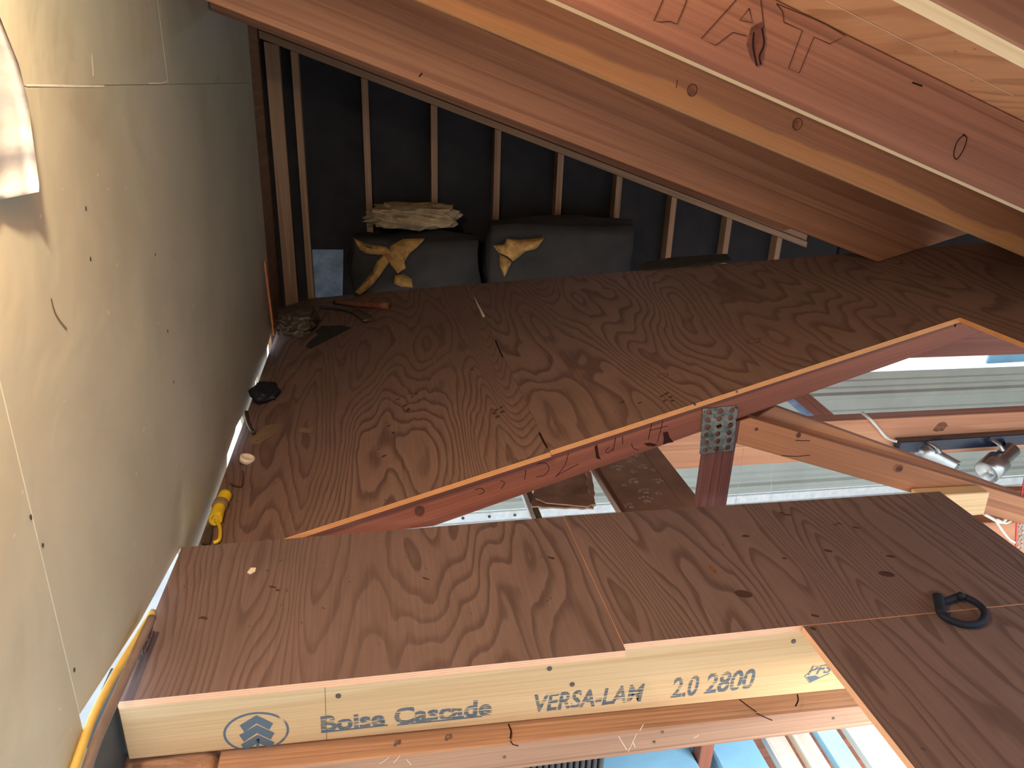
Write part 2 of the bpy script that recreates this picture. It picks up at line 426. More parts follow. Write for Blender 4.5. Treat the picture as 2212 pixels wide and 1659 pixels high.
# left wall: painted gypsum sheets, each its own piece
wl = thing('wall_left', (XW, 1.2, 0), kind='structure')
def wsheet(yz, x=XW):
    mw = frame((x, yz[0][0], yz[0][1]), (0, 1, 0), (0, 0, 1))      # local x = +Y, y = +Z, normal = +X
    inv = mw.inverted(); pts = [(inv @ Vector((x, y, z)))[:2] for y, z in yz]
    return slab('gypsum_sheet', pts, .012, mw, M['drywall'], wl, None, .0015)
ZS = 1.222
wsheet([(-3.0, -.9), (1.2, -.9), (1.2, ZS-.0004), (-3.0, ZS-.0004)])
wsheet([(1.2008, .118), (1.56, .04), (1.95, -.012), (2.02, -.17), (2.62, -.175), (2.68, -.085), (2.86, -.082), (2.9, -.07), (3.05, -.088), (3.1, -.175), (3.42, -.175), (3.45, -.088), (3.52, -.088), (3.55, -.175), (3.86, -.175), (3.9, -.08), (4.1, -.062), (4.2, -.07), (4.24, ZS-.0004), (1.2008, ZS-.0004)])
wsheet([(-3.0, ZS+.0004), (2.5096, ZS+.0004), (2.5096, 1.80), (-3.0, 1.80)])
wsheet([(2.5104, ZS+.0004), (4.24, ZS+.0004), (4.3, 1.8), (2.511, 1.80)])

vboard_pts = [(1.27, -.9), (1.50, -.9), (1.50, -.02), (1.27, -.02)]
mwd = frame((XW-.03, 1.27, -.9), (0, 1, 0), (0, 0, 1)); slab('backing_board', [(0, 0), (.26, 0), (.26, .84), (0, .84)], .04, mwd, M['charcoal'], wl)
mwd = frame((XW-.013, -3.0, .14), (0, 1, 0), (0, 0, 1)); slab('backing_board', [(0, 0), (7.1, 0), (7.1, 1.66), (0, 1.66)], .01, mwd, M['charcoal'], wl)  # added behind the sheets so no sky shows through their seams
mwd = frame((XW-.024, 4.10, -.35), (0, 1, 0), (0, 0, 1)); slab('corner_panel', [(.16, 0), (.82, 0), (.82, 2.15), (.0, 2.15), (.0, .45), (.16, .30)], .02, mwd, M['stud'], wl)

# back gable: dark sheathing with a row of studs, plates following the roof slope
wb = thing('wall_back', (0, 4.9, -.3), kind='structure')
vboard('sheathing_panel', [(-.62, -.35), (3.6, -.35), (3.6, .35), (-.62, 1.80)], 4.892, .012, M['dark_sheath'], wb)
SP = 1/3
A = math.atan(SP)
def plate(z0, h, yf, th, x0=-.60, x1=3.0):
    return vboard('top_plate', [(x0, z0-SP*x0), (x1, z0-SP*x1), (x1, z0+h-SP*x1), (x0, z0+h-SP*x0)], yf, th, M['stud'], wb, ang=-A)
plate(1.255, .042, 4.80, .089)
plate(1.300, .042, 4.815, .075)
for cx in (-.414, -.025, .381, .775, 1.183, 1.583, 1.975, 2.39, 2.785):
    zt = 1.2535 - SP*cx
    vboard('stud', [(cx-.020, -.25), (cx-.020, zt+.006), (cx+.020, zt-.006), (cx+.020, -.25)], 4.80, .089, M['stud'], wb, ang=math.pi/2)
vboard('corner_stud', [(-.575, -.25), (-.575, 1.44), (-.495, 1.42), (-.495, -.25)], 4.79, .099, M['stud'], wb, ang=math.pi/2)
# attic floor behind the deck, carrying the bundles
af = hboard('floor_attic', [(-.575, 4.30), (2.0, 4.30), (2.0, 4.885), (-.575, 4.885)], -.25, .019, M['deck']); tag(af, kind='structure')

# roof sheathing above the rafters
ce = thing('ceiling', (0, 1, 1.61), kind='structure')
ZSH = 1.60
def roofsheet(y0, y1, x0=-.60, x1=2.39):
    ang = -A; mw = frame((x0, y0, ZSH-SP*x0), (math.cos(A), 0, -math.sin(A)), (0, -1, 0))   # normal points down
    L = (x1-x0)/math.cos(A)
    return slab('sheathing_sheet', [(0, 0), (L, 0), (L, -(y1-y0)), (0, -(y1-y0))], .015, mw, M['sheath_roof'], ce, None, .0015)
for a_, b_ in ((-1.8, -1.201), (-1.2, .018), (.02, 1.238), (1.24, 2.458), (2.46, 3.678), (3.68, 4.89)): roofsheet(a_, b_)

# ================================================================== RAFTERS
def rafter(z0, y0, th, mat, label, x1=None, edge=None):
    top = ZSH - .001
    if x1 is None:                                  # lands on the old roof deck
        xb = (z0-ZD0-.002)/(SP+SD); xt = (top-ZD0-.002)/(SP+SD)
        poly = [(-.575, z0+SP*.575), (xb, z0-SP*xb), (xt, top-SP*xt), (-.575, top+SP*.575)]
    else:
        poly = [(-.575, z0+SP*.575), (x1, z0-SP*x1), (x1, top-SP*x1), (-.575, top+SP*.575)]
    o = vboard('rafter', poly, y0, th, mat, ang=-A, edge=edge)
    return tag(o, label, 'rafter', 'roof rafters overhead')
RY = {2: 1.905, 3: 1.215, 4: .575}
rA2 = rafter(CAMZ+.036, 3.27, .038, M['rafter'], 'deep shadowed rafter just in front of the dark stud wall')
rA = rafter(CAMZ+.0505, 2.58, .038, M['rafter'], 'wide plain brown rafter running lowest, right above the stud bays')
rB = rafter(CAMZ+.2135, RY[2], .038, M['rafter_two'], 'narrow orange rafter with two round knots, below the lettered one', edge=M['rafter_lit_edge2'])
rC = rafter(CAMZ+.2135, RY[3], .038, M['rafter_c'], 'rafter with large pencilled letters and a split knot', x1=2.45, edge=M['rafter_lit_edge'])
rD = rafter(CAMZ+.2135, RY[4], .038, M['rafter'], 'bright-edged rafter at the top right corner of the picture', x1=2.45, edge=M['rafter_lit_edge'])

NF = (0, -1, 0)
bk = vboard('sky_block_board', [(1.9, .32), (3.1, .32), (3.1, .62), (2.38, 1.59-SP*2.38), (1.9, 1.59-SP*1.9)], 2.80, .02, M['dark_sheath']); tag(bk, 'dark board added to shut out the sky where rafter meets deck', 'board')  # added to shut out a patch of sky beyond the rafter end
# unseen side wall and roof, added to keep sun off the room behind
sw = meshobj('wall_sunblock', [(7.2, 1.2, -2.75), (7.2, 5.6, -2.75), (7.2, 5.6, .4), (7.2, 1.2, .4)], [(0, 1, 2, 3)], M['metal']); tag(sw, kind='structure')
sr = hboard('ceiling_sunblock', [(2.30, 1.40), (7.25, 1.40), (7.25, 5.7), (2.30, 5.7)], 1.43, .03, M['chord'], slope=-.25); tag(sr, kind='structure')
def fpt(Y, pts): return [oY(u, v, Y) for u, v in pts]
# pencilled letters on rafter C
T1 = [[(1432, 0), (1412, 45), (1428, 48), (1446, 46), (1462, 52), (1475, 22), (1483, 0)]]
AO = [[(1590, 0), (1514, 84), (1546, 98), (1583, 70), (1612, 78)], [(1643, 0), (1650, 60)], [(1618, 18), (1598, 44), (1625, 49), (1618, 18)]]
T2 = [[(1677, 8), (1690, 25), (1693, 48), (1733, 66), (1703, 148), (1726, 158), (1758, 80), (1792, 95), (1826, 78), (1780, 50), (1677, 8)]]
for nm, tr in (('pencil_letter', T1), ('pencil_letter', AO), ('pencil_letter', T2)):
    strokes(nm, [fpt(RY[3], p) for p in tr], NF, .0016, M['pencil'], rC, joined=True)
blob('split_knot', fpt(RY[3], [(1622, 60), (1648, 45), (1651, 90), (1648, 128), (1636, 146), (1622, 128), (1612, 95)]), NF, M['knot_dark'], rC)
strokes('crack', [fpt(RY[3], [(1628, 70), (1626, 100), (1634, 142)]), fpt(RY[3], [(1645, 60), (1650, 95), (1640, 120), (1643, 140)])], NF, .003, M['crack'], rC, lift=.0012, smooth=4)
strokes('knot', [fpt(RY[3], [(2084, 290), (2068, 305), (2060, 332), (2066, 344), (2080, 325), (2088, 300), (2080, 290)])], NF, .002, M['crack'], rC, smooth=5)
def knot(parent, u, v, Y, r, mat='knot', par=None):
    c = oY(u, v, Y); a = disc('knot', c, NF, r, r*1.15, (1, 0, 0), M[mat], parent, h=.001, wob=.08)
    strokes('knot_ring', [[c + Vector((math.cos(t)*r*1.05, -.0012, math.sin(t)*r*1.2)) for t in [k*2*math.pi/16 for k in range(17)]]], NF, .0013, M['crack'], parent)
knot(rB, 1495, 195, RY[2], .012); knot(rB, 1722, 268, RY[2], .0125)
strokes('pencil_tick', [fpt(RY[2], [(1463, 172), (1461, 190)])], NF, .002, M['pencil'], rB)
strokes('scratch', [fpt(RY[3], [(1970, 178), (1992, 186)])], NF, .003, M['crack'], rC)
strokes('scratch', [fpt(2.58, [(912, 158), (905, 166)])], NF, .005, M['crack'], rA)
# chalk line on the sheathing between the last two rafters
def oS(u, v): r = ray(u, v); return CAM + r*((ZSH-CAMZ)/(r.z+SP*r.x))
strokes('chalk_line', [[oS(1785+i*405/34+random.uniform(-.6, .6), i*205/34+random.uniform(-.6, .6)) for i in range(35)]], (-SP, 0, -1), .0018, M['paper'], ce, lift=.001)

# ================================================================== OLD ROOF DECK AND TRUSS
YT = 1.985                                           # front of the truss
YF = lambda x: 4.93-.879*(x+.55)                     # diagonal far edge of the deck
dk = thing('roof_deck', (.5, 1.98, .2), 'brown plywood roof deck rising to the right above the truss', 'roof deck')
YN = YT-.012
pl = hboard('plywood_sheet', [(-.57, YN-.008), (.4995, YN-.008), (.4995, YF(.498)), (-.41, 4.78), (-.57, 4.78)], ZD0, .016, M['deck'], dk, M['deck_edge'], slope=SD, bevel=0)
pr_ = hboard('plywood_sheet', [(.5008, YN), (1.804, YN), (1.806, .9), (2.75, .9), (2.75, YF(2.75)), (.5008, YF(.502))], ZD0, .016, M['deck'], dk, M['deck_edge'], slope=SD, bevel=0)
ND = (-SD, 0, 1)
strokes('crack', [[oD(*p) for p in ((1070, 735), (1077, 752), (1086, 772))], [oD(*p) for p in ((1165, 935), (1172, 950), (1182, 968))]], ND, .006, M['crack'], dk)
for u, v in ((860, 862), (875, 876), (890, 858), (898, 850), (905, 864), (882, 884), (880, 888), (1068, 893), (1075, 900), (1083, 880), (1085, 890), (1072, 886), (1020, 798), (840, 920), (850, 935), (830, 985), (1430, 855), (1440, 850), (1448, 858), (1452, 866), (1436, 866), (1345, 868), (1382, 870)):
    c = oD(u, v); disc('stain_spot', c, ND, random.uniform(.006, .011), random.uniform(.004, .008), (1, .4, 0), M['spot'], dk, h=.0007, wob=.25, seg=10)
for u, v, r in ((1628, 737, .022), (1432, 812, .018)):
    strokes('knot', [[oD(u, v)+Vector((math.cos(t)*r, math.sin(t)*r*.8, SD*math.cos(t)*r)) for t in [k*2*math.pi/14 for k in range(15)]]], ND, .003, M['spot'], dk)

tr = thing('roof_truss', (1.0, YT, -.02), 'reddish timber truss with a sloping top chord and perforated gusset', 'truss')
chord = vboard('top_chord', [(-.27, -.04), (.147, -.022), (1.925, .567), (1.868, .603), (1.806, .598), (1.800, deck_z(1.8)-.019), (-.27, deck_z(-.27)-.019)], YT, .038, M['chord'], tr, ang=math.atan(SD), bevel=.001)
po = vboard('web_post', [(1.025, -.35), (1.118, -.35), (1.118, .29), (1.025, .26)], YT+.002, .05, M['post'], tr, ang=math.pi/2)
def webline(u0, v0, u1, v1, Y): a = oY(u0, v0, Y); b = oY(u1, v1, Y); return a, b
a1, b1 = webline(1590, 958, 1945, 1058, YT+.004); a2, b2 = webline(1620, 903, 1980, 1008, YT+.004)
wa = math.atan2(b1.z-a1.z, b1.x-a1.x)
def ext(a, b, x): t = (x-a.x)/(b.x-a.x); return (x, a.z+(b.z-a.z)*t)
vboard('diagonal_web', [(1.12, ext(a1, b1, 1.12)[1]), ext(a1, b1, 2.32), ext(a2, b2, 2.42), ext(a2, b2, 1.155), (1.12, .285)], YT+.004, .038, M['web'], tr, ang=wa)
c1, d1 = webline(1640, 925, 1980, 1028, 2.10); c2, d2 = webline(1672, 878, 1980, 988, 2.10)
vboard('diagonal_web', [ext(c1, d1, 1.20), ext(c1, d1, 2.75), ext(c2, d2, 2.75), ext(c2, d2, 1.30)], 2.10, .038, M['web'], tr, ang=wa)
disc('knot', oY(1942, 1012, YT+.004), NF, .012, .010, (1, 0, -.3), M['knot_dark'], tr, wob=.15); disc('knot', oY(1940, 1012, YT+.004), NF, .02, .016, (1, 0, -.3), M['knot'], tr, h=.0006, wob=.12)
disc('knot', oY(1725, 940, YT+.004), NF, .008, .01, (1, 0, 0), M['knot_dark'], tr); disc('knot', oY(1634, 927, YT+.004), NF, .006, .006, (1, 0, 0), M['knot_dark'], tr)
disc('knot', oY(907, 1103, YT), NF, .016, .019, (1, 0, 0), M['knot_dark'], tr, wob=.12)
strokes('crack', [fpt(YT+.004, [(1688, 984), (1720, 986), (1750, 983)]), fpt(YT+.004, [(1718, 951), (1750, 952)])], NF, .0025, M['crack'], tr)
# marker scribbles on the chord
sc1 = [[(1432, 908), (1428, 925), (1420, 955)], [(1408, 914), (1400, 950)], [(1402, 930), (1442, 920)],
       [(1330, 945), (1324, 975)], [(1345, 943), (1345, 960)], [(1316, 966), (1308, 974), (1314, 978), (1324, 968)], [(1364, 958), (1368, 968), (1380, 972)],
       [(1228, 978), (1220, 1005), (1200, 1030)], [(1200, 1028), (1250, 1002)], [(1160, 1002), (1178, 1000), (1186, 1012), (1176, 1026), (1158, 1030)],
       [(1136, 1015), (1133, 1036)], [(1080, 1038), (1090, 1042), (1083, 1056)], [(1025, 1058), (1040, 1054), (1046, 1062), (1035, 1068)]]
strokes('marker_scribble', [fpt(YT, p) for p in sc1], NF, .0022, M['inkdark'], tr, smooth=3)
blob('ink_stain', fpt(YT, [(1432, 934), (1442, 932), (1447, 945), (1455, 955), (1440, 957), (1432, 960), (1434, 948)]), NF, M['inkdark'], tr)
blob('ink_stain', fpt(YT, [(1390, 958), (1404, 956), (1420, 960), (1412, 964), (1398, 963)]), NF, M['inkdark'], tr)
blob('ink_stain', fpt(YT, [(1284, 965), (1290, 960), (1294, 985), (1298, 992), (1288, 990)]), NF, M['inkdark'], tr)
strokes('cut_mark', [fpt(YT, [(2064, 690), (2063, 706)])], NF, .006, M['crack'], tr)
# gusset plate with a grid of big holes, built as a perforated sheet
def perforated(name, corners, cols, rows, rad, thick, mat, parent):
    bl, br, tr_, tl = [Vector(c) for c in corners]
    def pt(s, t): return (bl*(1-s)+br*s)*(1-t) + (tl*(1-s)+tr_*s)*t
    vs_, fs = [], []
    for j in range(rows):
        for i in range(cols):
            s0, s1, t0, t1 = i/cols, (i+1)/cols, j/rows, (j+1)/rows
            cs, ct = (s0+s1)/2 + (.012 if j % 2 else -.008), (t0+t1)/2
            w = (br-bl).length; h = (tl-bl).length; n = 16; b = len(vs_)
            for k in range(n):
                th = 2*math.pi*(k+.5)/n; vs_.append(pt(cs+rad*math.cos(th)/w, ct+rad*math.sin(th)/h))
            for k in range(n):
                th = 2*math.pi*(k+.5)/n; q = 1/max(abs(math.cos(th)), abs(math.sin(th)))
                s_ = (s0+s1)/2 + (s1-s0)/2*math.cos(th)*q; t_ = (t0+t1)/2+(t1-t0)/2*math.sin(th)*q
                vs_.append(pt(min(max(s_, s0), s1), min(max(t_, t0), t1)))
            for k in range(n): fs.append((b+k, b+(k+1) % n, b+n+(k+1) % n, b+n+k))
            # fill the cell corners
            for (ks, cn) in ((1, (s1, t1)), (5, (s0, t1)), (9, (s0, t0)), (13, (s1, t0))):
                b2_ = len(vs_); vs_.append(pt(*cn)); fs.append((b+n+ks, b2_, b+n+(ks+1) % n))
    o = meshobj(name, vs_, fs, mat, parent)
    md = o.modifiers.new('thick', 'SOLIDIFY'); md.thickness = thick; md.offset = 0
    return o
YG = YT-.003
gp = perforated('gusset_plate', [oY(1511, 981, YG), oY(1583, 973, YG), oY(1594, 876, YG), oY(1518, 883, YG)], 3, 6, .0088, .0016, M['galv'], tr)
for u, v in ((1522, 890), (1558, 884), (1590, 880), (1536, 894), (1534, 911), (1531, 927), (1529, 944), (1539, 950), (1531, 962), (1562, 897), (1545, 902)):
    disc('nail', oY(u, v, YG-.001), NF, .0032, .0032, (1, 0, 0), M['nail'], tr, h=.0018, seg=8)
for u, v in ((1498, 871), (1588, 843), (1590, 879)):
    disc('nail', oY(u, v, YT-.001), NF, .004, .004, (1, 0, 0), M['nail'], tr, h=.012, seg=8)

# ================================================================== LOFT FLOOR
fl = thing('floor', (.6, 1.6, 0), kind='structure')
hboard('plywood_sheet', [(-.578, 1.352), (.558, 1.350), (.552, 1.956), (-.572, 1.932)], 0, .019, M['floor'], fl, M['floor_edge'], bevel=0)
hboard('plywood_sheet', [(.5600, 1.372), (1.03, 1.374), (1.875, 1.372), (1.885, 1.95), (.5535, 1.958)], 0, .019, M['floor'], fl, M['floor_edge'], bevel=0)
hboard('plywood_sheet', [(1.03, .25), (1.875, .25), (1.875, 1.369), (1.034, 1.371)], 0, .019, M['floor'], fl, M['floor_edge'], bevel=0)
NU = (0, 0, 1)
for u, v, rx, ry, m_ in ((1606, 1283, .024, .016, 'knot_dark'), (1915, 1240, .022, .013, 'darkscrap')):
    disc('plug_patch', oZ(u, v, 0), NU, rx, ry, (1, -.35, 0), M['spot'], fl, h=.0006)
for u, v in ((1700, 1112), (1690, 1108), (1805, 1134), (1812, 1131), (1611, 1158), (1790, 1190), (1694, 1206), (1850, 1140), (1925, 1202), (1760, 1330), (1757, 1358), (600, 1275), (590, 1268), (440, 1335), (920, 1250), (1190, 1205)):
    disc('stain_spot', oZ(u, v, 0), NU, random.uniform(.006, .014), random.uniform(.003, .006), (1, random.uniform(-.8, .2), 0), M['spot'], fl, h=.0007, wob=.3, seg=10)

# beams under the floor edge
lb0, lb1 = oY(300, 1639, 1.402), oY(1830, 1488, 1.402)                # lower edge of the beam
def lvl_z(x): return lb0.z + (lb1.z-lb0.z)*(x-lb0.x)/(lb1.x-lb0.x)
lv = vboard('laminated_beam', [(-.600, lvl_z(-.6)), (1.26, lvl_z(1.26)), (1.26, -.0195), (-.575, -.0195), (-.600, -.060)], 1.402, .045, M['lvl'], ang=0)
tag(lv, 'pale yellow laminated beam stamped with blue lettering under the floor edge', 'beam')
YL = 1.402
def onface(u, v): return oY(u, v, YL)
def textpx(name, body, u0, v0, u1, v1, hpx, mat, parent, shear=0, offset=0, spacing=1.0):
    """lettering laid on the beam's face between two baseline points"""
    a, b = onface(u0, v0), onface(u1, v1); top = onface(u0, v0-hpx); hh = (top-a).length
    d = (b-a).normalized(); mw = frame(a + Vector((0, -.0008, 0)), d, (0, 0, 1))
    o = text(name, body, hh/.58, mw, mat, parent, 1.0, shear, offset, spacing)
    w = max(v.co.x for v in o.data.vertices)-min(v.co.x for v in o.data.vertices); x0 = min(v.co.x for v in o.data.vertices)
    k = (b-a).length/w
    for v in o.data.vertices: v.co.x = (v.co.x-x0)*k
    return o
textpx('stamped_lettering', 'Boise', 694, 1580, 832, 1566, 27, M['ink'], lv, 0, .0022)
textpx('stamped_lettering', 'Cascade', 852, 1564, 1062, 1543, 28, M['ink'], lv, 0, .0022)
textpx('stamped_lettering', 'VERSA-LAM', 1152, 1538, 1388, 1513, 30, M['ink'], lv, .12, .0020)
textpx('stamped_lettering', '2.0', 1448, 1507, 1506, 1500, 34, M['ink'], lv, .12, .0020)
textpx('stamped_lettering', '2800', 1520, 1498, 1626, 1486, 34, M['ink'], lv, .12, .0020)
textpx('stamped_lettering', 'PFS', 1744, 1458, 1796, 1452, 16, M['ink'], lv, .25, .0008)
strokes('stamped_rule', [[onface(694, 1582), onface(838, 1566)], [onface(858, 1566), onface(1062, 1545)]], NF, .004, M['ink2'], lv)
strokes('stamped_diamond', [[onface(*p) for p in ((1756, 1446), (1738, 1460), (1748, 1474), (1792, 1454))]], NF, .003, M['ink2'], lv)
blob('stamped_diamond', [onface(*p) for p in ((1742, 1462), (1762, 1459), (1772, 1464), (1750, 1474))], NF, M['ink'], lv)
# fir tree in an oval
cl = onface(554, 1581); rxl = (onface(623, 1573)-onface(486, 1588)).length/2; ryl = (onface(554, 1543)-onface(558, 1623)).length/2
ovl = [cl + Vector((math.cos(t)*rxl, 0, math.sin(t)*ryl + math.cos(t)*rxl*.0)) for t in [k*2*math.pi/40 for k in range(41)]]
strokes('logo_oval', [ovl], NF, .0055, M['ink2'], lv)
for k, (tip, half, drop) in enumerate((((554, 1545), 36, 22), ((555, 1566), 38, 22), ((557, 1587), 36, 21))):
    u0, v0 = tip; hh = 15
    L_ = [(u0, v0), (u0, v0+hh+2), (u0-half+10, v0+drop+hh-1), (u0-half, v0+drop)]
    R_ = [(u0, v0), (u0+half, v0+drop-5), (u0+half-8, v0+drop+hh-6), (u0, v0+hh+2)]
    for q in (L_, R_): blob('logo_branch', [onface(*p) for p in q], NF, M['ink2'], lv)
blob('logo_trunk', [onface(*p) for p in ((553, 1596), (560, 1595), (560, 1617), (554, 1618))], NF, M['ink2'], lv)
for u, v in ((1187, 1444), (1236, 1478), (1714, 1385), (731, 1503)):
    disc('nail', onface(u, v), NF, .0065, .0065, (1, 0, 0), M['nail'], lv, h=.002, seg=10)
strokes('veneer_seam', [[onface(702, 1482), onface(706, 1600)], ], NF, .0012, M['knot'], lv)
strokes('crack', [[onface(420, 1627), onface(560, 1612), onface(702, 1606)]], NF, .0012, M['knot'], lv)

wp = vboard('wall_plate', [(-.40, -.325), (1.42, -.338), (1.42, lvl_z(1.42)-.001), (-.40, lvl_z(-.40)-.001)], 1.337, .09, M['plate'], ang=0, bevel=.004)
tag(wp, 'weathered scratched timber plate lying below the stamped beam', 'timber')
YP = 1.337
strokes('split', [[oZ(1597, 1511, -.2345), oZ(1615, 1525, -.2345), oZ(1634, 1538, -.2345)], [oZ(1722, 1500, -.2345), oZ(1724, 1513, -.2345), oZ(1718, 1526, -.2345)], [oZ(1098, 1564, -.2345), oZ(1104, 1580, -.2345), oZ(1102, 1596, -.2345)]], NU, .004, M['crack'], wp, smooth=3)
strokes('split', [fpt(YP, [(1634, 1540), (1650, 1548), (1668, 1556)]), fpt(YP, [(1102, 1600), (1108, 1608), (1120, 1611)])], NF, .003, M['crack'], wp)
strokes('scratch', [fpt(YP, [(u, v), (u+du, v+dv)]) for u, v, du, dv in ((1336, 1590, 18, 30), (1375, 1585, -18, 38), (1366, 1600, 6, 14), (1510, 1588, -12, 6), (820, 1650, 20, -14), (850, 1648, 14, -16), (878, 1640, 10, 12), (1382, 1578, 8, -14))], NF, .0015, M['paper'], wp)
for u, v in ((1431, 1581), (1800, 1551), (1413, 1602), (1090, 1635)):
    disc('nail', oY(u, v, YP), NF, .004, .004, (1, 0, 0), M['nail'], wp, h=.002, seg=8)
stub = vboard('notched_timber', [(-.405, -.345), (-.62, -.345), (-.62, -.232), (-.50, lvl_z(-.5)-.002), (-.44, lvl_z(-.44)-.002), (-.415, -.236), (-.402, -.262)][::-1], 1.30, .14, M['plate'], ang=.3, bevel=.004)
tag(stub, 'rough notched timber end under the left end of the stamped beam', 'timber')

# ================================================================== ROOM SEEN BELOW THE TRUSS
mt = thing('metal_wall', (3, 4.8, -2.7), 'beige ribbed metal cladding seen below the truss', 'metal cladding')
zt_, zb_ = -.71, -1.72
def metal_panel(x0, x1):
    prof = []; z = zb_
    step = (zt_-zb_)/4
    for k in range(4):
        z0_ = zb_+k*step
        prof += [(z0_, 0), (z0_+.028, 0), (z0_+.045, .022), (z0_+.075, .022), (z0_+.092, 0), (z0_+step*.5-.012, 0), (z0_+step*.5, .007), (z0_+step*.5+.012, 0),
                 (z0_+step*.72-.012, 0), (z0_+step*.72, .007), (z0_+step*.72+.012, 0)]
    prof.append((zt_, 0))
    vs_ = [(x, 4.80-d, z) for x in (x0, x1) for z, d in prof]; n = len(prof)
    fs = [(i, n+i, n+i+1, i+1) for i in range(n-1)]
    o = meshobj('metal_panel', vs_, fs, M['metal'], mt); md = o.modifiers.new('t', 'SOLIDIFY'); md.thickness = .002; return o
metal_panel(-.5, 2.2); metal_panel(2.2, 4.4); metal_panel(4.4, 6.6)
tb = vboard('white_base_trim', [(-.5, -1.795), (6.6, -1.795), (6.6, -1.725), (-.5, -1.725)], 4.775, .03, M['white_trim'])
tag(tb, 'white foam trim strip along the foot of the metal cladding', 'trim')
tb2 = vboard('white_sill', [(-.5, -1.90), (6.6, -1.90), (6.6, -1.80), (-.5, -1.80)], 4.74, .06, M['white_trim'])
tag(tb2, 'white nailed sill board below the foam trim strip', 'sill')
for u in (1000, 1057, 1112):
    disc('nail', oY(u, 1119-(u-1000)*.06, 4.74), NF, .012, .012, (1, 0, 0), M['nail'], tb2, h=.004, seg=8)
bb = vboard('tie_beam', [(-.3, -.786), (4.6, -.786), (4.6, -.524), (-.3, -.524)], 3.60, .09, M['beam'], bevel=.004)
tag(bb, 'bright orange timber tie beam carrying the track light', 'beam')
disc('knot', oY(2032, 922, 3.6), NF, .05, .03, (1, 0, .4), M['knot'], bb, wob=.2)
hb = vboard('header_board', [(1.70, .447), (2.9, .447), (2.9, .72), (2.45, .72), (1.70, .555)], 2.075, .02, M['chord'])
tag(hb, 'shaded header board behind the top of the truss', 'board')
wt = vboard('white_ledge', [(3.3, -.60), (5.6, -.60), (5.6, -.545), (3.3, -.545)], 5.2, .03, M['white_trim'])
tag(wt, 'white ledge in the bright gap above the metal cladding', 'trim')
bs = vboard('blue_board', [oY(2132, 786, 4.9).xz[:], oY(2240, 780, 4.9).xz[:], oY(2240, 760, 4.9).xz[:], oY(2140, 764, 4.9).xz[:]], 4.9, .02, M['bluebin'])
tag(bs, 'pale blue painted panel in the bright gap at the right edge', 'panel')
br = beam3('leaning_brace', oY(1722, 848, 4.3), oY(1790, 905, 4.3), .05, .09, (.6, 0, .8), M['chord'])
tag(br, 'short dark brace crossing the metal cladding', 'brace')
bs2 = beam3('blue_brace', oY(1700, 852, 4.36), oY(1762, 906, 4.36), .05, .07, (.6, 0, .8), M['blue_patch_brace'])
tag(bs2, 'blue-grey painted brace beside the short dark brace', 'brace')

# brown ceiling boards behind the truss, walked over by a cat
ZB = -.20
def bp(u, v): p = oZ(u, v, ZB); return (p.x, p.y)
cb = thing('ceiling_board', (1.0, 2.6, ZB-.012), 'brown ceiling board covered in pale paw prints behind the truss', 'ceiling board')
hboard('board_sheet', [(.862, 2.02), (1.107, 2.02), (1.107, 3.3), (.862, 3.3)], ZB, .012, M['brown'], cb)
hboard('board_sheet', [(1.110, 2.02), (1.19, 2.02), (1.19, 3.3), (1.110, 3.3)], ZB, .012, M['brown'], cb)
def paw(u, v, s, rot):
    c = oZ(u, v, ZB); vs_, fs = [], []
    def el(dx, dy, rx, ry):
        b = len(vs_); n = 9
        for k in range(n):
            t = 2*math.pi*k/n; q = random.uniform(.75, 1.15); x, y = dx+rx*math.cos(t)*q, dy+ry*math.sin(t)*q
            vs_.append(c+Vector((x*math.cos(rot)-y*math.sin(rot), x*math.sin(rot)+y*math.cos(rot), .0008))*1.0)
        fs.append(tuple(range(b, b+n)))
    el(0, -.008*s, .014*s, .011*s)
    for a in (-.9, -.3, .3, .9): el(math.sin(a)*.024*s, math.cos(a)*.022*s-.004*s, .006*s, .008*s)
    meshobj('paw_print', vs_, fs, M['dust'], cb)
for u, v, s, r in ((1335, 1012, 1.1, .2), (1361, 995, .9, -.3), (1391, 1009, .9, .5), (1368, 1019, .7, -.7), (1412, 1016, .6, .1), (1371, 1040, 1.0, .8), (1421, 1040, .9, -.4), (1393, 1062, 1.0, .3), (1396, 1080, 1.2, -.2), (1361, 1094, .9, .6), (1424, 1066, .6, 1.0), (1374, 984, .7, -.1), (1350, 1049, .5, .9)):
    paw(u, v, s, r)
cbx = thing('torn_cardboard', (.66, 2.3, ZB), 'torn brown cardboard sheet lying beside the paw-printed board', 'cardboard')
hboard('cardboard_sheet', [bp(1152, 1060), bp(1148, 1100), bp(1282, 1104), bp(1278, 1070), bp(1276, 1030), bp(1262, 1008), bp(1200, 1010)], ZB+.012, .006, M['cardboard'], cbx, jag=.02, wob=.005)
hboard('torn_flap', [bp(1156, 1088), bp(1275, 1076), bp(1280, 1100), bp(1268, 1106), bp(1235, 1103), bp(1180, 1098)], ZB+.024, .005, M['cardboard'], cbx, jag=.02, wob=.004)
hboard('cardboard_edge', [bp(1262, 1022), bp(1276, 1036), bp(1286, 1104), bp(1277, 1104)], ZB+.03, .01, M['cardboard'], cbx, jag=.015, wob=.004)
jo = beam3('joist_strip', oZ(1275, 1012, ZB)+Vector((0, .25, .019)), oZ(1340, 1108, ZB)+Vector((.0, -.2, .019)), .024, .036, (0, 0, 1), M['plate'])
tag(jo, 'narrow pale wood strip between cardboard and paw-printed board', 'wood strip')
wp2 = beam3('white_corner_post', oZ(1128, 1058, -.35)+Vector((0, .3, 0)), oZ(1150, 1116, -.35)+Vector((0, -.15, 0)), .02, .02, (0, 0, 1), M['white_trim'])
tag(wp2, 'thin white trim strip at the left of the torn cardboard', 'trim')
